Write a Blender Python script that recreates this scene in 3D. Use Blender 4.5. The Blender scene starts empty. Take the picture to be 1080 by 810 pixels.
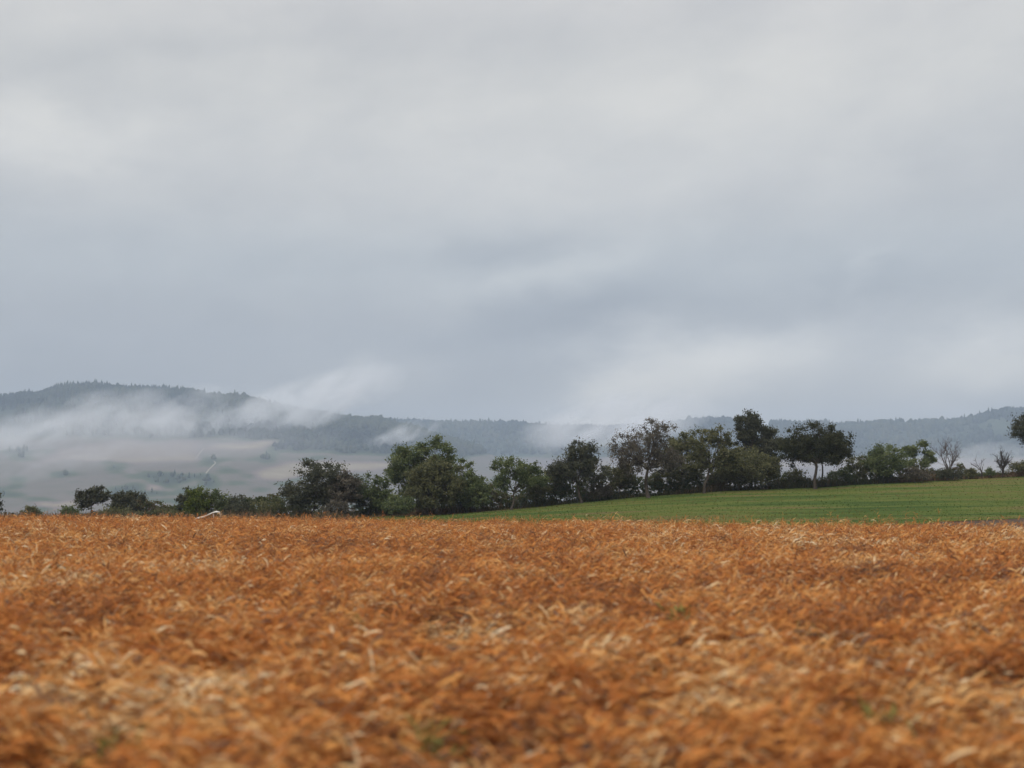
import bpy, math, random
import numpy as np
from mathutils import Vector, Matrix

S = bpy.context.scene
COL = S.collection
rng = np.random.default_rng(7)
PI = math.pi
F = 1350.0                      # focal length in photo pixels (photo 1080 wide)
EYE = 2.8
PITCH = math.atan(110.0 / F)    # horizon at photo row 515

# ------------------------------------------------------------------ helpers
def at(x, y, d):
    """point of the place seen at photo pixel x, y, at forward distance d"""
    u, v = (x - 540) / F, (405 - y) / F
    c, s = math.cos(PITCH), math.sin(PITCH)
    dy, dz = c - v * s, s + v * c
    return Vector((d * u / dy, d, EYE + d * dz / dy))

def tag(o, label=None, cat=None, group=None, kind=None):
    if label: o['label'] = label
    if cat: o['category'] = cat
    if group: o['group'] = group
    if kind: o['kind'] = kind
    return o

def link(name, verts, quads, mat, parent=None, tint=None, smooth=False):
    """numpy arrays -> one mesh object; quads is (n,4), (n,3) or a list of such arrays"""
    me = bpy.data.meshes.new(name)
    verts = np.asarray(verts, dtype=np.float32)
    groups = quads if isinstance(quads, list) else [quads]
    groups = [np.asarray(g, dtype=np.int32) for g in groups if len(g)]
    loops = np.concatenate([g.ravel() for g in groups])
    tot = np.concatenate([np.full(len(g), g.shape[1], np.int32) for g in groups])
    start = np.concatenate([[0], np.cumsum(tot)[:-1]]).astype(np.int32)
    me.vertices.add(len(verts)); me.vertices.foreach_set('co', verts.ravel())
    me.loops.add(len(loops)); me.loops.foreach_set('vertex_index', loops)
    me.polygons.add(len(tot)); me.polygons.foreach_set('loop_start', start)
    try: me.polygons.foreach_set('loop_total', tot)
    except Exception: pass
    me.update(calc_edges=True)
    if smooth: me.polygons.foreach_set('use_smooth', np.ones(len(tot), dtype=bool))
    if tint is not None:
        at_ = me.attributes.new('tint', 'FLOAT', 'FACE')
        at_.data.foreach_set('value', np.asarray(tint, dtype=np.float32))
    me.materials.append(mat)
    o = bpy.data.objects.new(name, me); COL.objects.link(o)
    if parent: o.parent = parent
    return o

_pt = np.random.default_rng(99).random((256, 256))
def vnoise(x, y):
    """smooth value noise, 0..1, period 256"""
    xi, yi = np.floor(x).astype(int), np.floor(y).astype(int)
    fx, fy = x - xi, y - yi
    fx, fy = fx * fx * (3 - 2 * fx), fy * fy * (3 - 2 * fy)
    g = lambda i, j: _pt[i % 256, j % 256]
    a = g(xi, yi) * (1 - fx) + g(xi + 1, yi) * fx
    b = g(xi, yi + 1) * (1 - fx) + g(xi + 1, yi + 1) * fx
    return a * (1 - fy) + b * fy
def fbm(x, y, n=4):
    t, a, w = 0, 1.0, 0
    for k in range(n):
        t = t + a * vnoise(x * 2 ** k + 17 * k, y * 2 ** k + 31 * k); w += a; a *= .5
    return t / w

# ------------------------------------------------------------------ shader expression helper
class X:
    def __init__(s, nt, sock): s.nt, s.s = nt, sock
    def _m(s, op, *o):
        n = s.nt.nodes.new('ShaderNodeMath'); n.operation = op
        for i, v in enumerate((s,) + o):
            if isinstance(v, X): s.nt.links.new(v.s, n.inputs[i])
            else: n.inputs[i].default_value = v
        return X(s.nt, n.outputs[0])
    def __add__(s, o): return s._m('ADD', o)
    __radd__ = __add__
    def __sub__(s, o): return s._m('SUBTRACT', o)
    def __rsub__(s, o): return (s * -1) + o
    def __mul__(s, o): return s._m('MULTIPLY', o)
    __rmul__ = __mul__
    def __truediv__(s, o): return s._m('DIVIDE', o)
    def exp(s): return s._m('EXPONENT')
    def clamp(s):
        r = s._m('ADD', 0.0); r.s.node.use_clamp = True; return r
    def max(s, o): return s._m('MAXIMUM', o)
    def min(s, o): return s._m('MINIMUM', o)
    def pow(s, o): return s._m('POWER', o)
    def smooth(s, a, b):
        n = s.nt.nodes.new('ShaderNodeMapRange'); n.interpolation_type = 'SMOOTHSTEP'
        s.nt.links.new(s.s, n.inputs[0]); n.inputs[1].default_value = a; n.inputs[2].default_value = b
        return X(s.nt, n.outputs[0])
def vec(nt, x, y, z):
    n = nt.nodes.new('ShaderNodeCombineXYZ')
    for i, v in enumerate((x, y, z)):
        if isinstance(v, X): nt.links.new(v.s, n.inputs[i])
        else: n.inputs[i].default_value = v
    return n.outputs[0]
def noise(nt, v, scale, detail=4, rough=.55, dist=0.0):
    n = nt.nodes.new('ShaderNodeTexNoise')
    nt.links.new(v, n.inputs['Vector'])
    n.inputs['Scale'].default_value = scale; n.inputs['Detail'].default_value = detail
    n.inputs['Roughness'].default_value = rough; n.inputs['Distortion'].default_value = dist
    return X(nt, n.outputs[0])
def ramp(nt, fac, stops, interp='LINEAR'):
    n = nt.nodes.new('ShaderNodeValToRGB'); cr = n.color_ramp; cr.interpolation = interp
    while len(cr.elements) < len(stops): cr.elements.new(.5)
    for e, (p, c) in zip(cr.elements, stops):
        e.position = p; e.color = (*c, 1)
    nt.links.new(fac.s, n.inputs[0])
    return n.outputs[0]
def mixc(nt, fac, a, b):
    n = nt.nodes.new('ShaderNodeMix'); n.data_type = 'RGBA'
    if isinstance(fac, X): nt.links.new(fac.s, n.inputs[0])
    else: n.inputs[0].default_value = fac
    for k, v in ((6, a), (7, b)):
        if isinstance(v, tuple): n.inputs[k].default_value = (*v, 1)
        else: nt.links.new(v, n.inputs[k])
    return n.outputs[2]
def new_mat(name):
    m = bpy.data.materials.new(name); m.use_nodes = True
    nt = m.node_tree; nt.nodes.clear()
    out = nt.nodes.new('ShaderNodeOutputMaterial')
    return m, nt, out
def principled(nt, out, col, rough=.9, spec=.2, bump=None, bs=.5, bd=.05):
    p = nt.nodes.new('ShaderNodeBsdfPrincipled')
    if isinstance(col, tuple): p.inputs['Base Color'].default_value = (*col, 1)
    else: nt.links.new(col, p.inputs['Base Color'])
    p.inputs['Roughness'].default_value = rough
    p.inputs['Specular IOR Level'].default_value = spec
    if bump is not None:
        b = nt.nodes.new('ShaderNodeBump'); nt.links.new(bump.s, b.inputs['Height'])
        b.inputs['Strength'].default_value = bs; b.inputs['Distance'].default_value = bd
        nt.links.new(b.outputs[0], p.inputs['Normal'])
    nt.links.new(p.outputs[0], out.inputs['Surface'])
    return p
def leaf_mat(name, stops, trans=.42, rough=.8, spec=.10):
    """leaf colour from the per-leaf 'tint' value; a share of the light passes through"""
    m, nt, out = new_mat(name)
    a = nt.nodes.new('ShaderNodeAttribute'); a.attribute_name = 'tint'
    c = ramp(nt, X(nt, a.outputs['Fac']), stops)
    p = nt.nodes.new('ShaderNodeBsdfPrincipled'); nt.links.new(c, p.inputs['Base Color'])
    p.inputs['Roughness'].default_value = rough; p.inputs['Specular IOR Level'].default_value = spec
    t = nt.nodes.new('ShaderNodeBsdfTranslucent'); nt.links.new(c, t.inputs[0])
    mx = nt.nodes.new('ShaderNodeMixShader'); mx.inputs[0].default_value = trans
    nt.links.new(p.outputs[0], mx.inputs[1]); nt.links.new(t.outputs[0], mx.inputs[2])
    nt.links.new(mx.outputs[0], out.inputs['Surface'])
    return m

# ------------------------------------------------------------------ the lie of the land
# s = X / Y : sideways slope of the view line.  Base of the tree belt and near edge of the meadow along s
S_T = [-.60, -.40, -.20, -.09, -.05, .015, .10, .163, .237, .267, .326, .40, .60]
Y_T = [556, 553, 548, 544.5, 543, 536, 525, 519, 515, 512, 508, 503, 496]     # photo row of the belt's foot
D_T = [126, 127, 128, 130, 131, 133, 137, 140, 143, 144, 146, 150, 156]     # its distance
R_T = [EYE - (y - 515) * d / F for y, d in zip(Y_T, D_T)]
S_C = [-.60, -.40, -.18, -.05, .09, .163, .30, .40, .60]
E_C = [101, 100, 94, 86, 83, 79, 74, 70, 64]                                # far edge of the crop
E_M = [103, 102, 96, 88, 86, 83, 86, 93, 100]                             # near edge of the meadow
def belt(s): return np.interp(s, S_T, D_T)
def crop_edge(s): return np.interp(s, S_C, E_C)
def meadow_edge(s): return np.interp(s, S_C, E_M)
def G(x, y):
    """ground height"""
    x, y = np.asarray(x, float), np.asarray(y, float)
    rho = np.hypot(x, y)
    a = np.clip(np.arctan2(x, np.where(np.abs(y) < 1e-6, 1e-6, y)), -.54, .54)
    s, d = np.tan(a), rho * np.cos(a)
    dt, R, e = belt(s), np.interp(s, S_T, R_T), crop_edge(s) * .92
    t = np.clip((d - e) / (dt - e), 0, None)
    up = np.where(t < 1, R * t * t * (1.6 - .6 * t), R + np.minimum(R, 2) * .12 * np.clip((t - 1) * 6, 0, 1))
    u = np.clip((d - dt - 10) / 520, 0, 1)
    drop = u * u * (3 - 2 * u)
    z = up * (1 - drop) - 45 * drop
    z = z + .10 * (fbm(x * .05 + 40, y * .05 + 40, 3) - .5) * np.clip(d / 30, 0, 1) * (1 - drop)
    return z

# ------------------------------------------------------------------ camera
cam_d = bpy.data.cameras.new('camera'); cam = bpy.data.objects.new('camera', cam_d); COL.objects.link(cam)
cam.location = (0, 0, EYE); cam.rotation_euler = (PI / 2 + PITCH, 0, 0)
cam_d.sensor_width = 36; cam_d.lens = F / 1080 * 36
cam_d.clip_start = .2; cam_d.clip_end = 30000
cam_d.dof.use_dof = True; cam_d.dof.focus_distance = 250; cam_d.dof.aperture_fstop = .58
S.camera = cam

# ------------------------------------------------------------------ light: overcast sky and a soft sun
SUN_EL, SUN_AZ = math.radians(36), math.radians(-152)      # azimuth from +Y towards +X: behind and left of the camera
sd = bpy.data.lights.new('sun', 'SUN'); sun = bpy.data.objects.new('sun', sd); COL.objects.link(sun)
sd.energy = 1.9; sd.angle = math.radians(20); sd.color = (1, .96, .9)
v = Vector((math.sin(SUN_AZ) * math.cos(SUN_EL), math.cos(SUN_AZ) * math.cos(SUN_EL), math.sin(SUN_EL)))
sun.rotation_euler = v.to_track_quat('Z', 'Y').to_euler()

W = bpy.data.worlds.new('World'); S.world = W; W.use_nodes = True
nt = W.node_tree; nt.nodes.clear()
wo = nt.nodes.new('ShaderNodeOutputWorld'); bg = nt.nodes.new('ShaderNodeBackground')
nt.links.new(bg.outputs[0], wo.inputs[0]); bg.inputs[1].default_value = .1
sky = nt.nodes.new('ShaderNodeTexSky'); sky.sky_type = 'NISHITA'; sky.sun_disc = False
sky.sun_elevation = SUN_EL; sky.sun_rotation = SUN_AZ
tc = nt.nodes.new('ShaderNodeTexCoord'); sp = nt.nodes.new('ShaderNodeSeparateXYZ')
nt.links.new(tc.outputs['Generated'], sp.inputs[0])
dx, dy, dz = (X(nt, sp.outputs[i]) for i in range(3))
az = dx._m('ARCTAN2', dy); el = dz._m('ARCSINE')
px, py = az * F + 540, el * -F + 515           # compass bearing and elevation, in 1/1350 rad
def sk(r, g, b):
    f = lambda c: ((c / 255 + .055) / 1.055) ** 2.4
    return (f(r), f(g), f(b))
wv = vec(nt, az * 1.0, el * 2.2, 0.0)
w1 = noise(nt, wv, 5.5, 5, .58) - .5
w2 = noise(nt, vec(nt, az + 7.3, el * 2.0, 3.1), 6.5, 5, .58) - .5
qx, qy = px + w1 * 190, py + w2 * 110
fine = noise(nt, vec(nt, az + w2 * .10, el * 1.9 + az * -.22 + w1 * .1, 1.7), 10, 6, .56) - .5
big = noise(nt, vec(nt, az + w1 * .12, el * 2.2 - az * .18, 9.2), 3.6, 5, .55) - .5
def blob(cx, cy, sx, sy, rot=0.0, k=1.0):
    c, s = math.cos(math.radians(rot)), math.sin(math.radians(rot))
    a, b = (qx - cx), (qy - cy)
    p, q = (a * c - b * s) / sx, (a * s + b * c) / sy      # rot > 0 climbs to the right
    return ((p * p + q * q) * -1).exp() * k
light = (big * 1.0 + fine * .62
         + blob(70, 163, 120, 32, 0, .60) + blob(560, 140, 330, 80, 0, .14) + blob(560, 292, 130, 24, 16, .42)
         + blob(735, 396, 150, 56, 20, 1.35) + blob(640, 430, 60, 36, 30, .6) + blob(1030, 395, 140, 40, 12, 1.25)
         + blob(905, 298, 34, 12, 38, .34) + blob(350, 412, 90, 20, 16, .75) + blob(900, 90, 260, 80, 10, .10)
         + blob(200, 60, 150, 26, 8, -.22) + blob(600, 338, 130, 26, 8, -.45) + blob(880, 318, 140, 30, 8, -.55)
         + blob(490, 258, 120, 18, 8, -.28) + blob(250, 310, 220, 40, 0, -.12))
base = ramp(nt, el.max(0.0) / 1.5708, [
    (0, sk(160, 158, 155)), (.063 / 1.57, sk(160, 161, 162)), (.122 / 1.57, sk(168, 171, 175)),
    (.174 / 1.57, sk(180, 184, 187)), (.233 / 1.57, sk(193, 194, 194)), (.307 / 1.57, sk(200, 200, 198)),
    (.40 / 1.57, sk(202, 201, 200)), (1, sk(240, 241, 244))], 'EASE')
# cloud thickness: pale where thin, blue-grey where thick
c1 = mixc(nt, 1.0, base, base)
zen = el.smooth(.42, 1.1) * .65 + 1.0       # an overcast sky is brightest overhead
def chan(k_):
    return (light._m('ADD', 0.0).max(-1.0).min(1.5) * k_).exp()
mv = nt.nodes.new('ShaderNodeVectorMath'); mv.operation = 'MULTIPLY'
nt.links.new(c1, mv.inputs[0]); nt.links.new(vec(nt, chan(.42) * zen, chan(.38) * zen, chan(.31) * zen), mv.inputs[1])
c2 = mv.outputs[0]
mul = nt.nodes.new('ShaderNodeMix'); mul.data_type = 'RGBA'; mul.blend_type = 'MULTIPLY'; mul.inputs[0].default_value = 1
SKYGAIN = 11.0
mul.inputs[7].default_value = (SKYGAIN, SKYGAIN, SKYGAIN, 1); mul.clamp_result = False
nt.links.new(c2, mul.inputs[6])
final = mixc(nt, .93, sky.outputs[0], mul.outputs[2])       # thin breaks of clear sky behind the cloud
nt.links.new(final, bg.inputs[0])

# ------------------------------------------------------------------ setting: ground, meadow, ploughed strip
m_soil, nt, out = new_mat('bare_soil')
tc = nt.nodes.new('ShaderNodeTexCoord'); o_ = tc.outputs['Object']
n1, n2 = noise(nt, o_, .6, 6, .6), noise(nt, o_, 9, 4, .6)
principled(nt, out, ramp(nt, (n1 * .6 + n2 * .4), [(.3, (.05, .038, .028)), (.5, (.085, .06, .042)), (.7, (.13, .09, .06))]), .95, .1, n2, .9, .08)
m_valley, nt, out = new_mat('valley_land')
tc = nt.nodes.new('ShaderNodeTexCoord'); o_ = tc.outputs['Object']
vo = nt.nodes.new('ShaderNodeTexVoronoi'); vo.inputs['Scale'].default_value = .004; nt.links.new(o_, vo.inputs['Vector'])
sp = nt.nodes.new('ShaderNodeSeparateColor'); nt.links.new(vo.outputs['Color'], sp.inputs[0])
principled(nt, out, ramp(nt, X(nt, sp.outputs[0]) * .8 + noise(nt, o_, .02) * .2, [(.2, (.05, .07, .035)), (.45, (.10, .09, .06)), (.65, (.09, .12, .05)), (.9, (.25, .21, .13))]), .95, .1)
m_mead, nt, out = new_mat('meadow_turf')
tc = nt.nodes.new('ShaderNodeTexCoord'); o_ = tc.outputs['Object']
sp = nt.nodes.new('ShaderNodeSeparateXYZ'); nt.links.new(o_, sp.inputs[0])
wx, wy = X(nt, sp.outputs[0]), X(nt, sp.outputs[1])
n1 = noise(nt, vec(nt, wx * .35, wy, 0.0), .14, 5, .6); n2 = noise(nt, o_, 3, 4, .65)
band = noise(nt, vec(nt, wx * .10, wy * 1.0 + wx * .12, 4.0), .55, 3, .5)
principled(nt, out, ramp(nt, n1 * .45 + n2 * .2 + band * .35, [(.40, (.038, .066, .015)), (.47, (.062, .094, .020)), (.53, (.108, .122, .028)), (.60, (.13, .090, .042))]), .95, .04, n2, .8, .06)

def polar_sheet(name, angs, rads, height, mat, kind='structure'):
    A, Rr = np.meshgrid(angs, rads, indexing='ij')
    x, y = Rr * np.sin(A), Rr * np.cos(A)
    z = height(x, y, A, Rr)
    V = np.stack([x, y, z], -1).reshape(-1, 3)
    n, m = len(angs), len(rads)
    i, j = np.meshgrid(np.arange(n - 1), np.arange(m - 1), indexing='ij')
    q = (i * m + j).ravel()
    Q = np.stack([q, q + m, q + m + 1, q + 1], -1)[:, ::-1]
    o = link(name, V, Q, mat, smooth=True)
    tag(o, kind=kind)
    return o

angs = np.concatenate([np.linspace(-PI, -.62, 40)[:-1], np.linspace(-.62, .62, 220), np.linspace(.62, PI, 40)[1:]])
rads = np.concatenate([np.linspace(.01, 60, 40), np.arange(62, 200, 2.0), np.geomspace(200, 5500, 60)])
gr = polar_sheet('ground', angs, rads, lambda x, y, A, R_: G(x, y), m_soil)
gr.data.materials.append(m_valley)
cen = np.empty(len(gr.data.polygons) * 3, np.float32); gr.data.polygons.foreach_get('center', cen)
cen = cen.reshape(-1, 3)
gr.data.polygons.foreach_set('material_index', (np.hypot(cen[:, 0], cen[:, 1]) > 165).astype(np.int32))

def strip_sheet(name, ss, ts, d0, d1, lift, mat):
    """sheet between two distance curves over the view slopes ss, lying on the ground"""
    V = []
    for s in ss:
        a, b = d0(s), d1(s)
        d = a + (b - a) * ts
        V.append(np.stack([s * d, d, G(s * d, d) + lift], -1))
    V = np.concatenate(V); n, m = len(ss), len(ts)
    i, j = np.meshgrid(np.arange(n - 1), np.arange(m - 1), indexing='ij')
    q = (i * m + j).ravel()
    o = link(name, V, np.stack([q + 1, q + m + 1, q + m, q], -1), mat, smooth=True)
    return tag(o, kind='structure')
ss = np.linspace(-.19, .58, 180)
strip_sheet('meadow', ss, np.linspace(0, 1, 40), lambda s: meadow_edge(s) + .6 * math.sin(s * 60) ,
            lambda s: belt(s) + 9, .07, m_mead)
strip_sheet('ploughed_strip', np.linspace(.0, .58, 120), np.linspace(0, 1, 14), lambda s: crop_edge(s) - 6,
            lambda s: meadow_edge(s) + .3, .035, m_soil)

# ------------------------------------------------------------------ hills
def hill_mat(name):
    """land cover from the per-face 'tint': 0 wood, .25 scrub, .5 mauve plough, .75 stubble, 1 pale track"""
    m, nt, out = new_mat(name)
    a = nt.nodes.new('ShaderNodeAttribute'); a.attribute_name = 'tint'
    tc = nt.nodes.new('ShaderNodeTexCoord')
    n = noise(nt, tc.outputs['Object'], .012, 6, .65)
    c = ramp(nt, X(nt, a.outputs['Fac']) + (n - .5) * .22, [(.05, (.030, .042, .024)), (.28, (.065, .08, .04)), (.5, (.165, .128, .115)), (.72, (.235, .195, .14)), (.95, (.5, .45, .36))])
    principled(nt, out, c, .95, .1)
    return m
m_hill = hill_mat('hill_land')

HA_X = [-420, -250, -120, 0, 40, 75, 100, 150, 200, 245, 290, 330, 400, 440, 520, 640]
HA_Y = [455, 446, 437, 425, 417, 411, 410, 412, 417, 421, 431, 440, 447, 456, 480, 530]
HB_X = [-500, 200, 330, 440, 520, 600, 650, 700, 760, 880, 950, 1000, 1020, 1050, 1080, 1150, 1300, 1600]
HB_Y = [470, 455, 446, 447, 449, 452, 455, 449, 446, 451, 449, 447, 444, 438, 435, 426, 420, 440]
def hill(name, hx, hy, d_ridge, d_base, x0, x1, ncol, cover):
    cols = np.linspace(x0, x1, ncol)
    ts = np.concatenate([np.linspace(0, 1, 170), np.linspace(1.02, 1.25, 12)])
    V = np.zeros((ncol, len(ts), 3)); PX = np.zeros((ncol, len(ts), 2))
    for i, c in enumerate(cols):
        s = (c - 540) / F
        D, B = d_ridge(c), d_base(c)
        d = B + (D - B) * ts
        zr = EYE + (515 - np.interp(c, hx, hy)) * D / F
        t1 = np.minimum(ts, 1)
        z = -47 + (zr + 47) * (.22 * t1 + .78 * t1 ** 2.0)
        z = z - np.where(ts > 1, (zr + 60) * ((ts - 1) / .6) ** 1.5, 0)
        x = s * d
        bumps = (fbm(x * .004 + 50, d * .002 + 9, 4) - .5) * 46 * np.sin(np.clip(t1, 0, 1) * PI)
        bumps = bumps + (vnoise(np.full_like(d, c * .05), ts * 0 + 3) - .5) * 10 * (t1 > .9)
        z = z + bumps
        V[i] = np.stack([x, d, z], -1)
        PX[i] = np.stack([np.full_like(d, c), 515 - (z - EYE) / d * F], -1)
    n, m = ncol, len(ts)
    i, j = np.meshgrid(np.arange(n - 1), np.arange(m - 1), indexing='ij')
    q = (i * m + j).ravel()
    Q = np.stack([q + 1, q + m + 1, q + m, q], -1)
    VP = PX.reshape(-1, 2); VT = np.tile(ts, n)
    P = VP[Q].mean(1); T = VT[Q].mean(1)
    jit = [(a, b) for a in (-6, -3, 0, 3, 6) for b in (-1.6, -.6, .6, 1.6)]
    vc = np.mean([cover(VP[:, 0] + a, VP[:, 1] + b, VT) for a, b in jit], 0); cv = vc[Q].mean(1)
    o = link(name, V.reshape(-1, 3), Q, m_hill, smooth=True)
    at_ = o.data.attributes.new('tint', 'FLOAT', 'POINT'); at_.data.foreach_set('value', vc.astype(np.float32))
    tag(o, kind='structure')
    return V.reshape(-1, 3), Q, cv, P, T, VP, m

def in_quad(x, y, pts):
    """inside a convex polygon (clockwise on screen)"""
    r = np.ones_like(x, bool)
    for (a, b), (c, d) in zip(pts, pts[1:] + pts[:1]):
        r &= (c - a) * (y - b) - (d - b) * (x - a) >= 0
    return r
def cover_a(x, y, t):
    w = (fbm(x * .03, y * .06, 3) - .5) * 18
    y = y + w * .5; x = x + w
    c = np.where(y < 462, 0.0, .42)
    c = np.where((y > 500) & (y < 522) & (x < 230) & (fbm(x * .022 + 33, y * .08, 3) > .52), .06, c)
    c = np.where((y > 466) & (fbm(x * .05 + 71, y * .22 + 9, 3) > .70), .08, c)
    c = np.where((y > 440) & (y < 478) & (x > 285), .05, c)
    for p in ([(50, 481), (110, 467), (212, 465), (206, 484)], ):
        c = np.where(in_quad(x, y, p), .58, c)
    for p in ([(44, 483), (212, 481.5), (212, 485), (44, 485.5)], [(216, 475), (268, 464), (305, 466), (240, 476)],
              [(266, 495), (300, 488), (420, 486), (420, 492), (300, 504), (268, 503)],
              [(40, 531), (96, 527), (100, 532), (48, 535)], [(140, 518), (168, 512), (166, 517)]):
        c = np.where(in_quad(x, y, p), .74, c)
    return c
def cover_b(x, y, t):
    n = fbm(x * .02 + 8, y * .06, 3)
    return np.where(y < 482, np.where(n > .66, .2, 0.0), np.where(n > .5, .45, .65))
HA = hill('hill', HA_X, HA_Y, lambda c: 3400.0, lambda c: 1500.0, -420, 640, 640, cover_a)
HB = hill('ridge', HB_X, HB_Y, lambda c: np.interp(c, [440, 1080], [4700, 4000]), lambda c: 2300.0, -500, 1600, 500, cover_b)

# pale farm track climbing the left hill
def on_hill(H, x, y, lift):
    V, VP, m = H[0], H[5], H[6]
    cols = VP[::m, 0]; i = int(np.argmin(np.abs(cols - x)))
    col, yy = V[i * m:(i + 1) * m], VP[i * m:(i + 1) * m, 1]
    k = int(np.argmax(yy <= y)); w_ = (yy[k - 1] - y) / (yy[k - 1] - yy[k] + 1e-9)
    p = col[k - 1] * (1 - w_) + col[k] * w_
    return np.array([(x - 540) / F * p[1], p[1], p[2] + lift])
tv = []
for a, b, wd in ((218, 500, 1.6), (221, 496, 1.5), (224.5, 492.5, 1.4), (228, 489, 1.3), (226, 487, .9), (216, 486, .7), (207, 484.6, .9), (210, 480, 1.2), (212.5, 476.5, 1.2), (215.5, 473.5, .8)):
    tv += [on_hill(HA, a - wd / 2, b, 1.2), on_hill(HA, a + wd / 2, b, 1.2)]
m_track, nt, out = new_mat('pale_track'); principled(nt, out, (.33, .30, .24), .95, .1)
k_ = np.arange(len(tv) // 2 - 1) * 2
tag(link('track', np.array(tv), np.stack([k_, k_ + 1, k_ + 3, k_ + 2], -1), m_track), kind='structure')

# far woods that read as one mass: thousands of small crowns in one mesh per hill
def wood(name, H, n, conifer, mat, hmin, hmax):
    V, Q, cv, P, T = H[:5]
    ok = np.where((cv < .18) & (T > .15) & (T < 1.06))[0]
    a = V[Q[ok]]
    area = np.linalg.norm(np.cross(a[:, 1] - a[:, 0], a[:, 3] - a[:, 0]), axis=1)
    wgt = area * (1 + 7 * (T[ok] > .95)); wgt = wgt / wgt.sum()
    pick = rng.choice(len(ok), n, p=wgt)
    u, v_ = rng.random((n, 1)), rng.random((n, 1))
    f = a[pick]
    pos = f[:, 0] * (1 - u) * (1 - v_) + f[:, 1] * u * (1 - v_) + f[:, 2] * u * v_ + f[:, 3] * (1 - u) * v_
    h = rng.uniform(hmin, hmax, n) * np.interp(T[ok][pick], [.3, .8], [.36, 1]); con = conifer(P[ok][pick, 0]) > rng.random(n)
    tall = (T[ok][pick] > .88) & (rng.random(n) < .14); con = con | (tall & (rng.random(n) < .6)); h = h * np.where(tall, rng.uniform(1.05, 1.42, n), 1)
    r = np.where(con, h * .22, h * np.where(tall, .30, .42))
    K = 6
    ang = np.linspace(0, 2 * PI, K, endpoint=False)
    rings = [(0.08, .55, .9), (.35, .8, 1.05), (.62, .5, .95), (.85, .25, .55)]
    vs = []
    for (zf, rc, rb) in rings:
        rr = np.where(con, rc, rb)[:, None] * r[:, None] * rng.uniform(.7, 1.25, (n, K))
        zz = (zf * h)[:, None] + rng.uniform(-.06, .06, (n, K)) * h[:, None]
        vs.append(np.stack([pos[:, :1] + rr * np.cos(ang), pos[:, 1:2] + rr * np.sin(ang), pos[:, 2:3] + zz], -1))
    vs.append((pos + np.stack([0 * h, 0 * h, h], -1))[:, None, :])
    VV = np.concatenate(vs, 1)                         # n, 4K+1, 3
    base = (np.arange(n) * (4 * K + 1))[:, None]
    qs, ts_ = [], []
    for k in range(3):
        for j in range(K):
            j2 = (j + 1) % K
            qs.append(base + np.array([[k * K + j, k * K + j2, (k + 1) * K + j2, (k + 1) * K + j]]))
    for j in range(K):
        ts_.append(base + np.array([[3 * K + j, 3 * K + (j + 1) % K, 4 * K]]))
    qq, tt = np.concatenate(qs), np.concatenate(ts_)
    tn = np.clip((fbm(pos[:, 0] * .006 + 3, pos[:, 1] * .004 + 8, 3) - .5) * 2.6 + .5 + rng.normal(0, .16, n), 0, 1)
    o = link(name, VV.reshape(-1, 3), [qq, tt], mat, tint=np.concatenate([np.tile(tn, 3 * K), np.tile(tn, K)]))
    return o
m_wood = leaf_mat('far_foliage', [(0, (.018, .026, .020)), (.5, (.034, .046, .026)), (1, (.062, .066, .034))], .1)
tag(wood('hill_wood', HA, 15000, lambda x: np.interp(x, [150, 260], [.85, .35]), m_wood, 9, 22),
    'dark hazy wood covering the misty hill on the left', 'wood', kind='stuff')
tag(wood('ridge_wood', HB, 22000, lambda x: x * 0 + .3, m_wood, 9, 24),
    'hazy blue wood along the long far ridge', 'wood', kind='stuff')

# ------------------------------------------------------------------ haze and hill mist
m_haze, nt, out = new_mat('haze_air')
pv = nt.nodes.new('ShaderNodeVolumePrincipled')
HAZE = 1.7e-4
pv.inputs['Color'].default_value = (.64, .77, .98, 1); pv.inputs['Density'].default_value = HAZE; pv.inputs['Anisotropy'].default_value = 0
nt.links.new(pv.outputs[0], out.inputs['Volume'])
bx = np.array([[x, y, z] for x in (-5700, 5700) for y in (-5600, 5700) for z in (-62, 345)], float)
hz = link('haze', bx, np.array([[0, 1, 3, 2], [4, 6, 7, 5], [0, 4, 5, 1], [2, 3, 7, 6], [0, 2, 6, 4], [1, 5, 7, 3]]), m_haze)
tag(hz, 'even pale blue haze filling the valley air', 'haze', kind='stuff')

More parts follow.
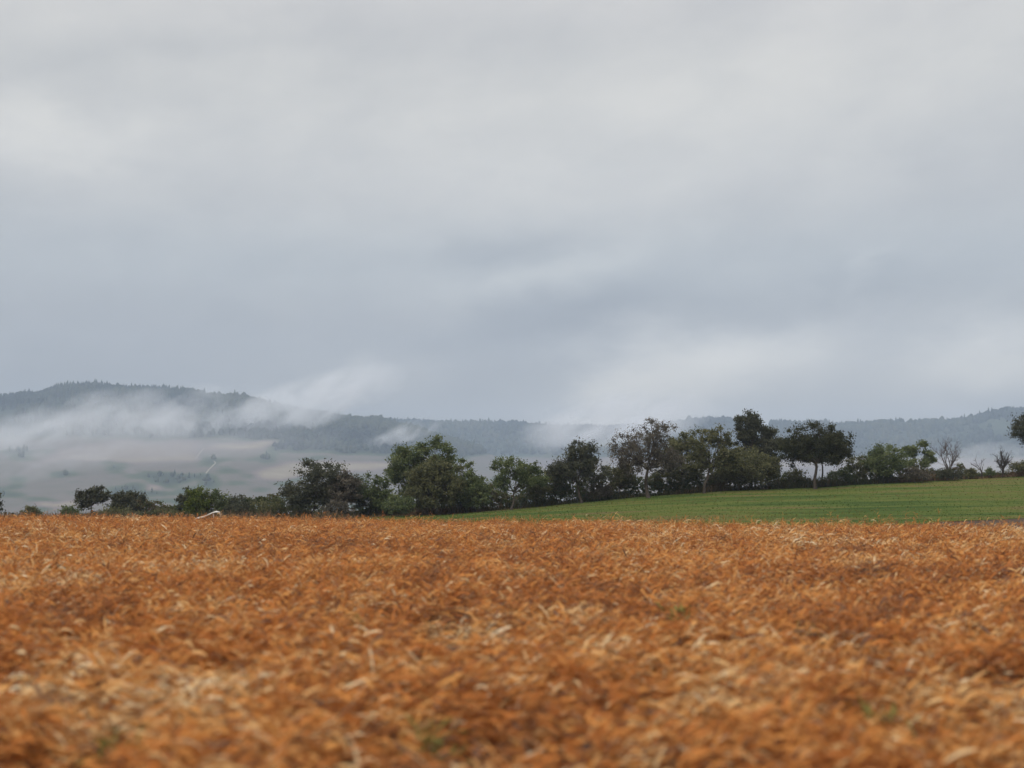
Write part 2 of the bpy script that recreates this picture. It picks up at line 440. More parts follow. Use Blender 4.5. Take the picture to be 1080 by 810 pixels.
def mist(px_, py_, d, rx, ry, rz, tilt, dens, seed, label, thr=.46):
    """a bank of drifting mist: a lumpy closed body whose inside thins out in wisps; rx, rz in photo pixels at d"""
    m, nt, out = new_mat('mist_air')
    tc = nt.nodes.new('ShaderNodeTexCoord'); sp = nt.nodes.new('ShaderNodeSeparateXYZ')
    nt.links.new(tc.outputs['Object'], sp.inputs[0])
    x, y, z = (X(nt, sp.outputs[i]) for i in range(3))
    k = min(rx / rz, 5)
    n0 = noise(nt, vec(nt, x * k * .5 + seed, y, z * .6), 1.0, 3, .5) - .5
    zz = z + n0 * 1.1
    n1 = noise(nt, vec(nt, x * k * .6 + seed - z * .4, y * 1.2, zz * 1.2), 1.2, 4, .55, .3)
    r = (x * x + y * y * .7 + zz * zz)
    fall = (1.0 - r).max(0.0); rim = (1.0 - (x * x + y * y + z * z)).max(0.0).min(1.0)
    de = ((n1 - thr) * 4.0).clamp() * fall.pow(1.2) * rim.smooth(0.0, .35) * dens
    p = nt.nodes.new('ShaderNodeVolumePrincipled')
    p.inputs['Color'].default_value = (.97, .98, 1, 1)
    nt.links.new(de.s, p.inputs['Density']); nt.links.new(p.outputs[0], out.inputs['Volume'])
    U, Vv = 24, 14
    vs = [(0, 0, 1)] + [(math.sin(b) * math.cos(a), math.sin(b) * math.sin(a), math.cos(b))
          for b in np.linspace(0, PI, Vv + 2)[1:-1] for a in np.linspace(0, 2 * PI, U, endpoint=False)] + [(0, 0, -1)]
    qs = [(1 + i * U + j, 1 + (i + 1) * U + j, 1 + (i + 1) * U + (j + 1) % U, 1 + i * U + (j + 1) % U) for i in range(Vv - 1) for j in range(U)]
    L = len(vs) - 1; b0 = 1 + (Vv - 1) * U
    tr = [(0, 1 + j, 1 + (j + 1) % U) for j in range(U)] + [(L, b0 + (j + 1) % U, b0 + j) for j in range(U)]
    o = link('mist', np.array(vs), [np.array(qs), np.array(tr)], m)
    o.location = at(px_, py_, d); o.scale = (rx * d / F, ry, rz * d / F); o.rotation_euler = (0, -math.radians(tilt), 0)
    tag(o, label, 'mist', kind='stuff')
mist(10, 462, 2700, 130, 260, 38, 8, .007, 1.3, 'pale mist rising at the left end of the misty hill')
mist(95, 447, 2780, 120, 240, 34, 14, .0075, 9.9, 'thin slanting mist across the middle of the left hill')
mist(195, 437, 2900, 100, 240, 32, 8, .0085, 5.1, 'mist lying under the tree line of the left hill')
mist(50, 488, 2250, 90, 200, 26, 20, .003, 12.4, 'faint mist over the lower fields of the left hill')
mist(330, 424, 3050, 115, 240, 30, 18, .013, 8.4, 'pale mist spilling over the shoulder of the left hill', .40)
mist(110, 474, 2500, 300, 300, 52, 3, .0014, 21.7, 'thin veil of mist over the fields below the wooded hill', .30)
mist(420, 462, 3000, 55, 160, 18, 24, .010, 2.7, 'small wisp of mist rising behind the tall green tree')
mist(650, 446, 3700, 120, 320, 34, 10, .0075, 3.9, 'mist hiding a stretch of the far ridge', .40)
mist(1000, 486, 2900, 170, 320, 20, 3, .0018, 6.6, 'low mist at the foot of the right hand hill', .38)

# ------------------------------------------------------------------ trees
def tube(P, R, k=5):
    """tapered tube along points P with radii R -> verts, quads"""
    P = np.asarray(P, float); n = len(P)
    T = np.gradient(P, axis=0); T /= np.linalg.norm(T, axis=1)[:, None] + 1e-9
    ref = np.where(np.abs(T[:, 2:3]) > .9, [[1., 0, 0]], [[0, 0, 1.]])
    A = np.cross(T, ref); A /= np.linalg.norm(A, axis=1)[:, None] + 1e-9
    B = np.cross(T, A)
    an = np.linspace(0, 2 * PI, k, endpoint=False)
    V = P[:, None] + (A[:, None] * np.cos(an)[None, :, None] + B[:, None] * np.sin(an)[None, :, None]) * np.asarray(R)[:, None, None]
    Q = [(i * k + j, i * k + (j + 1) % k, (i + 1) * k + (j + 1) % k, (i + 1) * k + j) for i in range(n - 1) for j in range(k)]
    return V.reshape(-1, 3), np.array(Q)
class Wood:
    def __init__(s): s.V, s.Q, s.n = [], [], 0
    def add(s, P, R, k=5):
        v, q = tube(P, R, k); s.V.append(v); s.Q.append(q + s.n); s.n += len(v)
    def build(s, name, mat, parent):
        return link(name, np.concatenate(s.V), np.concatenate(s.Q), mat, parent, smooth=True)
def curve(a, b, r, bend, n=5, sag=0.0):
    """a gently crooked line from a to b"""
    a, b = np.asarray(a, float), np.asarray(b, float)
    L = np.linalg.norm(b - a); t = np.linspace(0, 1, n)[:, None]
    mid = r.normal(0, 1, 3) * bend * L; mid[2] = abs(mid[2]) * .6 + sag * L
    w = r.normal(0, bend * .25 * L, (n, 3)); w[0] = w[-1] = 0
    return a + (b - a) * t + mid * (4 * t * (1 - t)) * .5 + w
def leaves(C, n, spread, size, r, flat=.75, up=.3):
    """n leaf faces round each clump centre in C"""
    m = len(C)
    c = np.repeat(C, n, 0); sp_ = np.repeat(spread, n)
    off = r.normal(0, 1, (m * n, 3)); off /= np.linalg.norm(off, axis=1)[:, None] + 1e-9
    off *= np.minimum(np.abs(r.normal(0, .5, m * n) + .25), r.uniform(.8, 1.2, m * n))[:, None] * np.array([1, 1, flat])
    p = c + off * sp_[:, None]
    N = r.normal(0, 1, (m * n, 3)); N[:, 2] += up; N /= np.linalg.norm(N, axis=1)[:, None]
    a = np.cross(N, r.normal(0, 1, (m * n, 3))); a /= np.linalg.norm(a, axis=1)[:, None] + 1e-9
    b = np.cross(N, a)
    s = size * r.uniform(.6, 1.35, (m * n, 1))
    V = np.stack([p - a * s, p + b * s * .48 + N * s * .12, p + a * s, p - b * s * .48 + N * s * .12], 1)
    tint = np.clip(np.repeat(r.normal(.45, .16, m), n) + r.normal(0, .15, m * n), 0, 1)
    return V.reshape(-1, 3), np.arange(m * n * 4).reshape(-1, 4), tint

LM = {
 'dark':  leaf_mat('dark_grey_green_leaf', [(0, (0.042, 0.046, 0.029)), (.5, (0.084, 0.087, 0.055)), (1, (0.156, 0.152, 0.099))]),
 'deep':  leaf_mat('deep_green_leaf', [(0, (0.027, 0.031, 0.017)), (.5, (0.054, 0.057, 0.029)), (1, (0.101, 0.099, 0.050))]),
 'green': leaf_mat('mid_green_leaf', [(0, (0.048, 0.066, 0.029)), (.5, (0.129, 0.156, 0.066)), (1, (0.224, 0.244, 0.108))]),
 'olive': leaf_mat('olive_leaf', [(0, (0.055, 0.059, 0.029)), (.5, (0.132, 0.132, 0.062)), (1, (0.231, 0.215, 0.106))]),
 'brown': leaf_mat('turning_brown_leaf', [(0, (0.063, 0.055, 0.042)), (.5, (0.129, 0.112, 0.084)), (1, (0.224, 0.191, 0.145))]),
 'lime':  leaf_mat('yellow_green_leaf', [(0, (0.050, 0.070, 0.015)), (.5, (0.110, 0.140, 0.030)), (1, (0.200, 0.200, 0.050))]),
 'rust':  leaf_mat('rusty_weed_leaf', [(0, (0.080, 0.040, 0.020)), (.5, (0.180, 0.095, 0.050)), (1, (0.280, 0.180, 0.090))]),
}
m_bark, nt, out = new_mat('tree_bark')
tc = nt.nodes.new('ShaderNodeTexCoord'); nb = noise(nt, tc.outputs['Object'], 6, 5, .65)
principled(nt, out, ramp(nt, nb, [(.3, (.035, .028, .022)), (.7, (.10, .082, .066))]), .95, .1, nb, .8, .04)
m_twig, nt, out = new_mat('bare_grey_twig')
principled(nt, out, (.10, .080, .072), .9, .1)
m_dtwig, nt, out = new_mat('bare_dark_twig')
principled(nt, out, (.05, .04, .035), .9, .1)

def place(px_, off):
    """foot of a tree seen at photo column px_, off metres behind the foot of the tree belt"""
    s = (px_ - 540) / F
    d = float(belt(s)) + off
    x = s * d
    return np.array([x, d, float(G(x, d))]), d

def tree(name, label, x, off, ytop, x0, x1, ycb, leaf, seed, dens=1.0, clumps=70, leaf_size=.17, open_=0.0,
         trunk_r=None, stems=1, more=1.7, lobes=None, group='trees in the hedgerow', cat='tree', bottom=.12, flat=.75):
    """ytop: photo row of the top; x0..x1: columns the crown spans; ycb: row of the crown's underside"""
    r = np.random.default_rng(seed)
    foot, d = place(x, off)
    ppm = F / d
    top = at(x, ytop, d).z; cb = max(at(x, ycb, d).z, foot[2] + .15)
    H = top - foot[2]
    cx = ((x0 + x1) / 2 - 540) / F * d; rx = (x1 - x0) / 2 / ppm; rz = (top - cb) / 2
    C0 = np.array([cx, d, cb + rz]); ry = rx * .85
    root = bpy.data.objects.new(name, None); COL.objects.link(root); root.location = foot
    tag(root, label, cat, group)
    # clump centres: over the crown's rounded body, thinned by holes and pushed in and out for an uneven outline
    lob = lobes or [(0, 0, 1.0)]
    pts = []; clumps = int(clumps * more)
    while len(pts) < clumps:
        lx, lz, ls = lob[r.integers(len(lob))]
        v_ = r.normal(0, 1, 3); v_ /= np.linalg.norm(v_)
        if v_[2] < -.8: continue
        rad = r.uniform(.15, 1.0) ** .55 * (1 + r.normal(0, .06))
        p = v_ * rad * ls
        if p[2] < 0: p[2] *= 1.0; 
        p = p * np.array([rx, ry, rz]) * .92 + np.array([lx * rx, 0, lz * rz])
        pts.append(C0 + p)
    pts = np.array(pts)
    if open_ > 0:
        keep = fbm(pts[:, 0] * .9 + seed, pts[:, 2] * .9 + 5, 2) > np.quantile(fbm(pts[:, 0] * .9 + seed, pts[:, 2] * .9 + 5, 2), open_)
        pts = pts[keep]
    w = Wood()
    tr = trunk_r or max(.06, H * .022)
    fork = max(cb + .15 * rz, foot[2] + bottom * H) + .1
    f_pts = []
    for k in range(stems):
        b = foot + (np.array([r.normal(0, .25), r.normal(0, .2), 0]) if k else 0) + np.array([0, 0, -.15])
        if stems > 1: b = b + np.array([(k / (stems - 1) - .5) * rx * .7, 0, 0])
        e = np.array([b[0] + (cx - b[0]) * .6 + r.normal(0, .1), d + r.normal(0, .2), fork + r.uniform(-.05, .2) * rz])
        c = curve(b, e, r, .07, 6)
        rr = np.linspace(1.0, .62, 6) * tr * (1 if stems == 1 else .6); rr[0] *= 1.35
        w.add(c, rr, 8); f_pts.append((e, rr[-1]))
    # limbs: groups of clumps share a limb
    nl = int(np.clip(len(pts) / 9, 4, 11))
    cent = pts[r.choice(len(pts), nl, replace=False)]
    for _ in range(3):
        lab = np.argmin(((pts[:, None] - cent[None]) ** 2).sum(-1), 1)
        cent = np.array([pts[lab == k].mean(0) if (lab == k).any() else cent[k] for k in range(nl)])
    for k in range(nl):
        mem = pts[lab == k]
        if not len(mem): continue
        e, er = f_pts[r.integers(len(f_pts))]
        hub = e + (mem.mean(0) - e) * .72
        lc = curve(e, hub, r, .10, 6)
        w.add(lc, np.linspace(er * .72, er * .26, 6), 6)
        for p in mem:
            i = r.integers(2, 6)
            w.add(curve(lc[i], p, r, .12, 4), np.linspace(er * .26, .012, 4), 4)
    o = w.build('trunk', m_bark if cat == 'tree' else m_dtwig, root)
    o.location = -Vector(foot)
    sz = r.uniform(.6, 1.4, len(pts)) * (.26 + .15 * rx)
    area = rx * rz
    leaf_size *= .74
    n = int(np.clip(dens * 78 * 2.0 * (area / 6.0) / max(len(pts) / 70, .2) , 30, 330))
    V, Q, t = leaves(pts, n, sz, leaf_size, r, flat)
    o = link('crown', V - foot, Q, LM[leaf], root, tint=t)
    return root

def bare(name, label, x, off, ytop, x0, x1, seed, mat, n1=7, n2=6, n3=5, fork=.3, tr=.10, fan=1.0, thick=1.0, group='bare trees in the hedgerow'):
    r = np.random.default_rng(seed)
    foot, d = place(x, off)
    ppm = F / d; H = at(x, ytop, d).z - foot[2]; cx = ((x0 + x1) / 2 - 540) / F * d; rx = (x1 - x0) / 2 / ppm
    root = bpy.data.objects.new(name, None); COL.objects.link(root); root.location = foot
    tag(root, label, 'tree', group)
    w = Wood(); e = foot + np.array([(cx - foot[0]) * .3, 0, fork * H])
    c = curve(foot - np.array([0, 0, .15]), e, r, .06, 5); w.add(c, np.linspace(tr * 1.2, tr * .75, 5), 7)
    o = w.build('trunk', mat, root); o.location = -Vector(foot)
    w = Wood()
    for k in range(n1):
        th = (k + .5) / n1 * 2 - 1
        tip = np.array([cx + th * rx * .8 * fan + r.normal(0, .1), d + r.normal(0, rx * .45), foot[2] + H * (1 - .35 * th * th - r.uniform(0, .18))])
        lc = curve(c[-1 - (k % 2)], tip, r, .12, 7); w.add(lc, np.linspace(tr * .6, .012 * thick, 7), 5)
        for j in range(n2):
            i = r.integers(2, 6); L = np.linalg.norm(tip - e) * r.uniform(.18, .42)
            dr = (lc[i] - lc[i - 1]); dr /= np.linalg.norm(dr) + 1e-9
            dr = dr + r.normal(0, .55, 3); dr[2] += .25; dr /= np.linalg.norm(dr)
            s_ = curve(lc[i], lc[i] + dr * L, r, .12, 4); w.add(s_, np.linspace(.022, .010, 4) * thick, 4)
            for q in range(n3):
                i2 = r.integers(1, 4); d2 = dr + r.normal(0, .6, 3); d2 /= np.linalg.norm(d2)
                w.add(curve(s_[i2], s_[i2] + d2 * L * r.uniform(.25, .6), r, .1, 3), np.array([.012, .009, .007]) * thick, 3)
    o = w.build('branches', mat, root); o.location = -Vector(foot)
    return root

T = 'hedgerow_tree'
# left end, beyond the crop edge
tree(T, 'dark tree cut off by the left edge of the photo', -6, 0, 514, -24, 6, 544, 'dark', 11, 1.1, 40)
tree(T, 'rounded dark tree with a leaning stem at the far left, taller of its pair', 98, 2, 511, 79, 121, 540, 'dark', 12, .9, 55, open_=.12)
tree(T, 'lower dark tree leaning right, beside the rounded far left tree', 136, 3, 518, 114, 158, 546, 'dark', 13, 1.3, 50)
tree(T, 'dark small tree behind the yellow-green bushes on the left', 203, 5, 513, 186, 218, 545, 'dark', 14, 1.2, 40)
# the big clump left of centre
tree(T, 'large dark rounded tree spreading low left of the tall green tree', 338, 0, 480, 296, 384, 548, 'dark', 21, 1.15, 120, .17, .10, stems=2, lobes=[(0, .1, .85), (-.55, -.35, .5), (.5, -.2, .55), (0, -.3, .8)], bottom=.08)
tree(T, 'small reddish brown tree against the right side of the large dark tree', 364, -2, 494, 346, 382, 540, 'brown', 22, .75, 45, .15)
tree(T, 'mid green bushy tree between the large dark tree and the tall green one', 397, 1, 493, 368, 420, 548, 'green', 23, 1.0, 70, .16, stems=2, lobes=[(0, 0, .8), (-.3, -.4, .7), (.4, -.3, .65)])
tree(T, 'tall bright green tree with a two-humped top left of centre', 444, 4, 456, 404, 482, 540, 'green', 24, 1.1, 115, .18, .12, lobes=[(-.35, .12, .62), (.38, .28, .62), (0, -.35, .75)])
tree(T, 'rounded olive tree in front of the tall two-humped green tree', 464, -2, 479, 424, 490, 543, 'olive', 25, 1.15, 95, .17)
tree(T, 'green tree sloping down to the right beside the rounded olive tree', 492, 1, 480, 470, 517, 545, 'green', 26, 1.1, 75, .17, lobes=[(-.2, .2, .7), (.35, -.35, .7), (-.2, -.4, .7)])
# centre
tree(T, 'light airy green tree on a thin dark trunk at the centre', 539, -2, 475, 514, 578, 526, 'green', 31, .80, 80, .15, .16, lobes=[(-.25, .15, .75), (.45, -.05, .6), (-.3, -.3, .7)], bottom=.3)
tree(T, 'pointed dark olive tree with ragged layers right of centre', 614, -1, 460, 574, 645, 523, 'dark', 32, .95, 100, .16, .14, lobes=[(.05, .42, .52), (-.5, -.15, .5), (.5, -.2, .5), (0, -.2, .75)], bottom=.25)
tree(T, 'small scrubby olive tree between two larger trees right of centre', 588, 3, 489, 566, 606, 526, 'olive', 33, .7, 50, .15, .15)
tree(T, 'large airy grey-brown tree with bare limbs showing through', 684, -3, 438, 642, 722, 512, 'brown', 34, .62, 140, .13, .16, trunk_r=.21, lobes=[(0, .02, 1.0), (0, .02, 1.0), (-.45, -.2, .6), (.42, -.2, .6)], bottom=.3)
tree(T, 'small olive tree under the left side of the large airy tree', 652, 2, 486, 634, 674, 520, 'olive', 35, .75, 50, .15)
tree(T, 'olive brown tree filling the gap right of the large airy tree', 718, 3, 452, 694, 744, 516, 'olive', 36, .8, 90, .16, .1)
tree(T, 'yellowish olive tree on a thin forked trunk at the meadow edge', 742, -2, 444, 718, 784, 507, 'olive', 37, .85, 105, .16, .14, lobes=[(-.1, .15, .8), (.5, -.3, .55), (-.4, -.3, .55)], bottom=.35)
tree(T, 'tallest dark tree with a narrow top standing behind the others', 790, 8, 432, 768, 826, 512, 'dark', 38, 1.15, 105, .17, .1, lobes=[(-.3, .48, .5), (.5, .12, .5), (-.1, -.3, .8)])
tree(T, 'dark bushy olive tree low between the tallest tree and the umbrella tree', 786, 1, 474, 748, 832, 520, 'olive', 39, 1.1, 85, .16)
tree(T, 'dense umbrella-shaped dark tree on a clear trunk at the meadow edge', 859, -3, 443, 818, 902, 499, 'deep', 40, 1.4, 170, .15, 0, trunk_r=.20, lobes=[(0, 0, 1.02), (0, 0, 1.0), (-.45, -.1, .62), (.46, -.12, .6)], bottom=.3)
tree(T, 'slim dark-trunked tree half hidden behind the umbrella tree', 864, 4, 462, 842, 894, 492, 'olive', 41, .9, 55, .16, bottom=.4)
# right
tree(T, 'open green tree of leafy clusters between the round bush and the bare tree', 968, 1, 463, 948, 990, 500, 'green', 42, .8, 34, .16, .25, lobes=[(-.5, .35, .45), (.1, .45, .45), (.55, -.05, .45), (0, -.35, .6)])
tree(T, 'dark leafy tree cut off by the right edge of the photo', 1104, -2, 430, 1064, 1150, 476, 'dark', 43, 1.2, 120, .17, .12)
bare('bare_tree', 'bare pinkish grey tree with twigs fanning upward', 998, 0, 463, 983, 1017, 51, m_twig, 9, 8, 6, .22, .10)
bare('bare_tree', 'tiny leaning bare tree of a few crooked branches', 1035, 0, 481, 1020, 1041, 52, m_dtwig, 4, 4, 3, .38, .085)
bare('bare_tree', 'small bare dark tree with dense spreading twigs', 1056, 0, 475, 1044, 1070, 53, m_dtwig, 9, 9, 6, .25, .11, thick=1.25)

def bush(label, x, off, ytop, x0, x1, leaf, seed, dens=1.0, clumps=34, size=.13, ycb=None, lobes=None):
    foot, d = place(x, off)
    yb = 515 - (foot[2] - EYE) / d * F
    tree('hedgerow_bush', label, x, off, ytop, x0, x1, ycb or yb + 1, leaf, seed, dens, clumps, size, trunk_r=.035, stems=3, lobes=lobes, group='bushes in the hedgerow', cat='bush', bottom=.05, flat=.85)
bush('small green-brown bush nearest the left edge of the photo', 37, -2, 532, 25, 47, 'olive', 61)
bush('low dark green bush at the left foot of the rounded far left tree', 75, -1, 533, 63, 87, 'green', 62)
bush('low olive bush under the pair of far left trees', 118, -4, 535, 98, 150, 'olive', 63, 1, 44)
bush('low scrubby bush right of the far left pair of trees', 172, 0, 537, 156, 192, 'olive', 64)
bush('yellow-green bush in front of the dark small tree on the left', 209, -2, 512, 196, 224, 'lime', 65, 1.1, 40)
bush('rounded green bush right of the yellow-green bush', 228, -1, 513, 214, 243, 'green', 66, 1.1, 40)
bush('dark flat-topped bush right of the two green bushes', 256, 1, 521, 238, 272, 'dark', 67, 1.2, 40)
bush('dark round little bush close behind the pale bent object', 245, -6, 531, 234, 258, 'dark', 68, 1.2)
bush('low olive bush at the left foot of the large dark tree', 280, 0, 528, 262, 300, 'olive', 69, 1, 40)
bush('brown dry bush at the right foot of the large dark tree', 357, -5, 528, 340, 376, 'brown', 70)
bush('green bush at the foot of the tall two-humped tree', 418, -4, 520, 402, 440, 'green', 71, 1, 40)
bush('dark green bush right of the rounded olive tree', 505, -1, 508, 484, 522, 'green', 72, 1.1, 44)
bush('olive bush right of the light airy tree', 566, 1, 500, 550, 582, 'olive', 73, .8, 36)
bush('dry brown bush under the pointed dark olive tree', 632, 0, 506, 612, 648, 'brown', 74, .9, 36)
bush('olive bush behind the trunk of the large airy tree', 702, 3, 494, 680, 724, 'olive', 75, .9, 40)
bush('dark bush behind the forked trunk of the yellowish olive tree', 758, 3, 492, 742, 776, 'dark', 76, 1, 36)
bush('olive bush left of the trunk of the umbrella tree', 838, 3, 494, 822, 856, 'olive', 77, .9, 36)
bush('thin olive bush right of the umbrella tree', 902, 1, 477, 890, 914, 'olive', 78, .55, 40)
bush('low green bush right of the trunk of the umbrella tree', 884, 2, 494, 868, 902, 'green', 79, .9, 34)
bush('large rounded green bush left of the open green tree', 930, 0, 467, 906, 960, 'green', 80, 1.15, 85, .15)
bush('reddish dry bush in front of the open green tree', 962, -2, 492, 944, 986, 'brown', 81, .9, 40)
bush('dark bush at the foot of the fanning bare tree', 1002, -2, 494, 986, 1016, 'dark', 82, 1.1, 36)
bush('small round olive bush between the two tallest bare trees, left of the tiny one', 1023, 0, 493, 1015, 1031, 'olive', 83, 1, 26)
bush('smallest green bush between the tiny and the dense bare tree', 1043, 0, 494, 1037, 1049, 'green', 84, 1, 22)
bush('wide olive bush at the right edge below the leafy tree', 1078, 0, 484, 1062, 1100, 'olive', 85, 1.1, 55)

# ------------------------------------------------------------------ blades, weeds, grass, crop
def blades(P, az_, length, width, pitch, droop, nseg, roll, fold=0.0):
    """strap leaves: foot points P, heading az_, rising at pitch and bending down by droop along their length"""
    n = len(P)
    t = np.linspace(0, 1, nseg + 1)
    th = pitch[:, None] - droop[:, None] * t[None]
    seg = length[:, None] / nseg
    ch = np.concatenate([np.zeros((n, 1)), np.cumsum(np.cos(th[:, :-1]) * seg, 1)], 1)
    cz = np.concatenate([np.zeros((n, 1)), np.cumsum(np.sin(th[:, :-1]) * seg, 1)], 1)
    ca, sa = np.cos(az_)[:, None], np.sin(az_)[:, None]
    c = np.stack([P[:, :1] + ca * ch, P[:, 1:2] + sa * ch, P[:, 2:3] + cz], -1)
    wv_ = width[:, None] * np.sin(np.clip(t * .86 + .10, 0, 1) * PI)[None] ** .7
    rl = roll[:, None] * (.3 + .7 * t[None])
    sx, sy, sz_ = -sa * np.cos(rl), ca * np.cos(rl), np.sin(rl)
    side = np.stack(np.broadcast_arrays(sx, sy, sz_), -1) * wv_[..., None] * .5
    if fold:
        up = np.stack([-ca * np.sin(th), -sa * np.sin(th), np.cos(th)], -1) * (wv_ * fold)[..., None]
        V = np.stack([c - side + up, c, c + side + up], 2)
        k = 3
    else:
        V = np.stack([c - side, c + side], 2); k = 2
    base = (np.arange(n) * (nseg + 1) * k)[:, None]
    Q = []
    for i in range(nseg):
        for j in range(k - 1):
            Q.append(base + np.array([[i * k + j, i * k + j + 1, (i + 1) * k + j + 1, (i + 1) * k + j]]))
    return V.reshape(-1, 3), np.concatenate(Q), nseg * (k - 1)
class Blades:
    def __init__(s): s.V, s.Q, s.T, s.n = [], [], [], 0
    def add(s, *a, tint, **k):
        V, Q, f = blades(*a, **k)
        s.V.append(V); s.Q.append(Q + s.n); s.T.append(np.tile(tint, f)); s.n += len(V)
    def build(s, name, mat):
        return link(name, np.concatenate(s.V), np.concatenate(s.Q), mat, tint=np.concatenate(s.T))
U = rng.uniform

# leafy scrub filling the belt behind and between the trees
r_ = np.random.default_rng(5); n = 5200
s_ = r_.uniform(-.46, .46, n); d_ = np.interp(s_, S_T, D_T) + r_.uniform(1.5, 7, n); x_ = s_ * d_
hs = np.clip((fbm(x_ * .22 + 70, d_ * .15, 3) - .30) * 7.0, 0.2, 3.1) * np.interp(s_, [-.46, -.12, -.02, .2, .27, .46], [.55, .85, 1.1, 1.2, .75, .40])
zz_ = G(x_, d_) + hs * r_.random(n) ** .6
V, Q, t = leaves(np.stack([x_, d_, zz_], -1), 26, r_.uniform(.3, .6, n), .13, r_)
t = np.clip(t + np.repeat(fbm(x_ * .3 + 15, d_ * .3, 2) - .5, 26), 0, 1)
m_scrub = leaf_mat('scrub_leaf', [(0, (.05, .068, .03)), (.45, (.095, .110, .046)), (.78, (.125, .108, .056)), (1, (.17, .125, .08))])
tag(link('scrub', V, Q, m_scrub, tint=t), 'tangled olive and brown scrub between the hedgerow trees', 'scrub', kind='stuff')

# brushy undergrowth along the foot of the tree belt
bl = Blades(); n = 26000
s_ = U(-.46, .46, n); d_ = np.interp(s_, S_T, D_T) + np.where(s_ < -.1, rng.normal(1.5, 2.6, n), np.abs(rng.normal(0, 3.2, n)) - .4); x_ = s_ * d_
clump = fbm(x_ * .35 + 3, d_ * .3, 3)
h_ = np.clip((clump - .25) * 2.4, .25, 1.6) * U(.5, 1.1, n)
bl.add(np.stack([x_, d_, G(x_, d_) + .02], -1), U(0, 2 * PI, n), h_, U(.05, .13, n), U(.9, 1.5, n), U(.1, 1.3, n), 3, U(-1, 1, n),
       tint=np.clip(fbm(x_ * .2 + 60, d_ * .2, 3) * 1.5 - .3 + rng.normal(0, .16, n), 0, 1))
n = 9000
s_ = U(-.47, -.12, n); d_ = crop_edge(s_) + 1 + (belt(s_) - crop_edge(s_)) * U(0, 1, n); x_ = s_ * d_
h_ = np.clip((fbm(x_ * .3 + 13, d_ * .2, 3) - .36) * 3.2, .12, 1.2) * U(.6, 1.1, n)
bl.add(np.stack([x_, d_, G(x_, d_) + .02], -1), U(0, 2 * PI, n), h_, U(.04, .10, n), U(1.0, 1.5, n), U(.1, 1.1, n), 3, U(-1, 1, n),
       tint=np.clip(rng.normal(.72, .2, n), 0, 1))
m_und = leaf_mat('undergrowth_leaf', [(0, (.035, .045, .02)), (.4, (.075, .07, .03)), (.7, (.13, .085, .05)), (1, (.22, .14, .08))])
tag(bl.build('undergrowth', m_und), 'brown and olive weeds along the foot of the hedgerow', 'weeds', kind='stuff')

# meadow grass
bl = Blades(); n = 34000
s_ = U(-.18, .52, n); q_ = U(0, 1, n)
d_ = meadow_edge(s_) + q_ * (belt(s_) - meadow_edge(s_) + 2); x_ = s_ * d_
pt = .6 * fbm(x_ * .05 + 20, d_ * .20 + 3 + x_ * .02, 4) + .4 * fbm(x_ * .025 + 5, d_ * .55 + x_ * .07 + 50, 3)
bl.add(np.stack([x_, d_, G(x_, d_) + .06], -1), U(0, 2 * PI, n), U(.04, .12, n) * (.6 + pt), U(.03, .08, n), U(.6, 1.4, n), U(.2, 1.4, n), 2, U(-.8, .8, n),
       tint=np.clip((pt - .5) * 4.2 + .5 + rng.normal(0, .08, n), 0, 1))
m_gr = leaf_mat('meadow_grass_blade', [(0, (.042, .070, .015)), (.4, (.064, .095, .020)), (.66, (.116, .124, .027)), (1, (.135, .095, .042))], .3, .9, .04)
tag(bl.build('meadow_grass', m_gr), 'short green grass of the sloping meadow with yellowed patches', 'grass', kind='stuff')

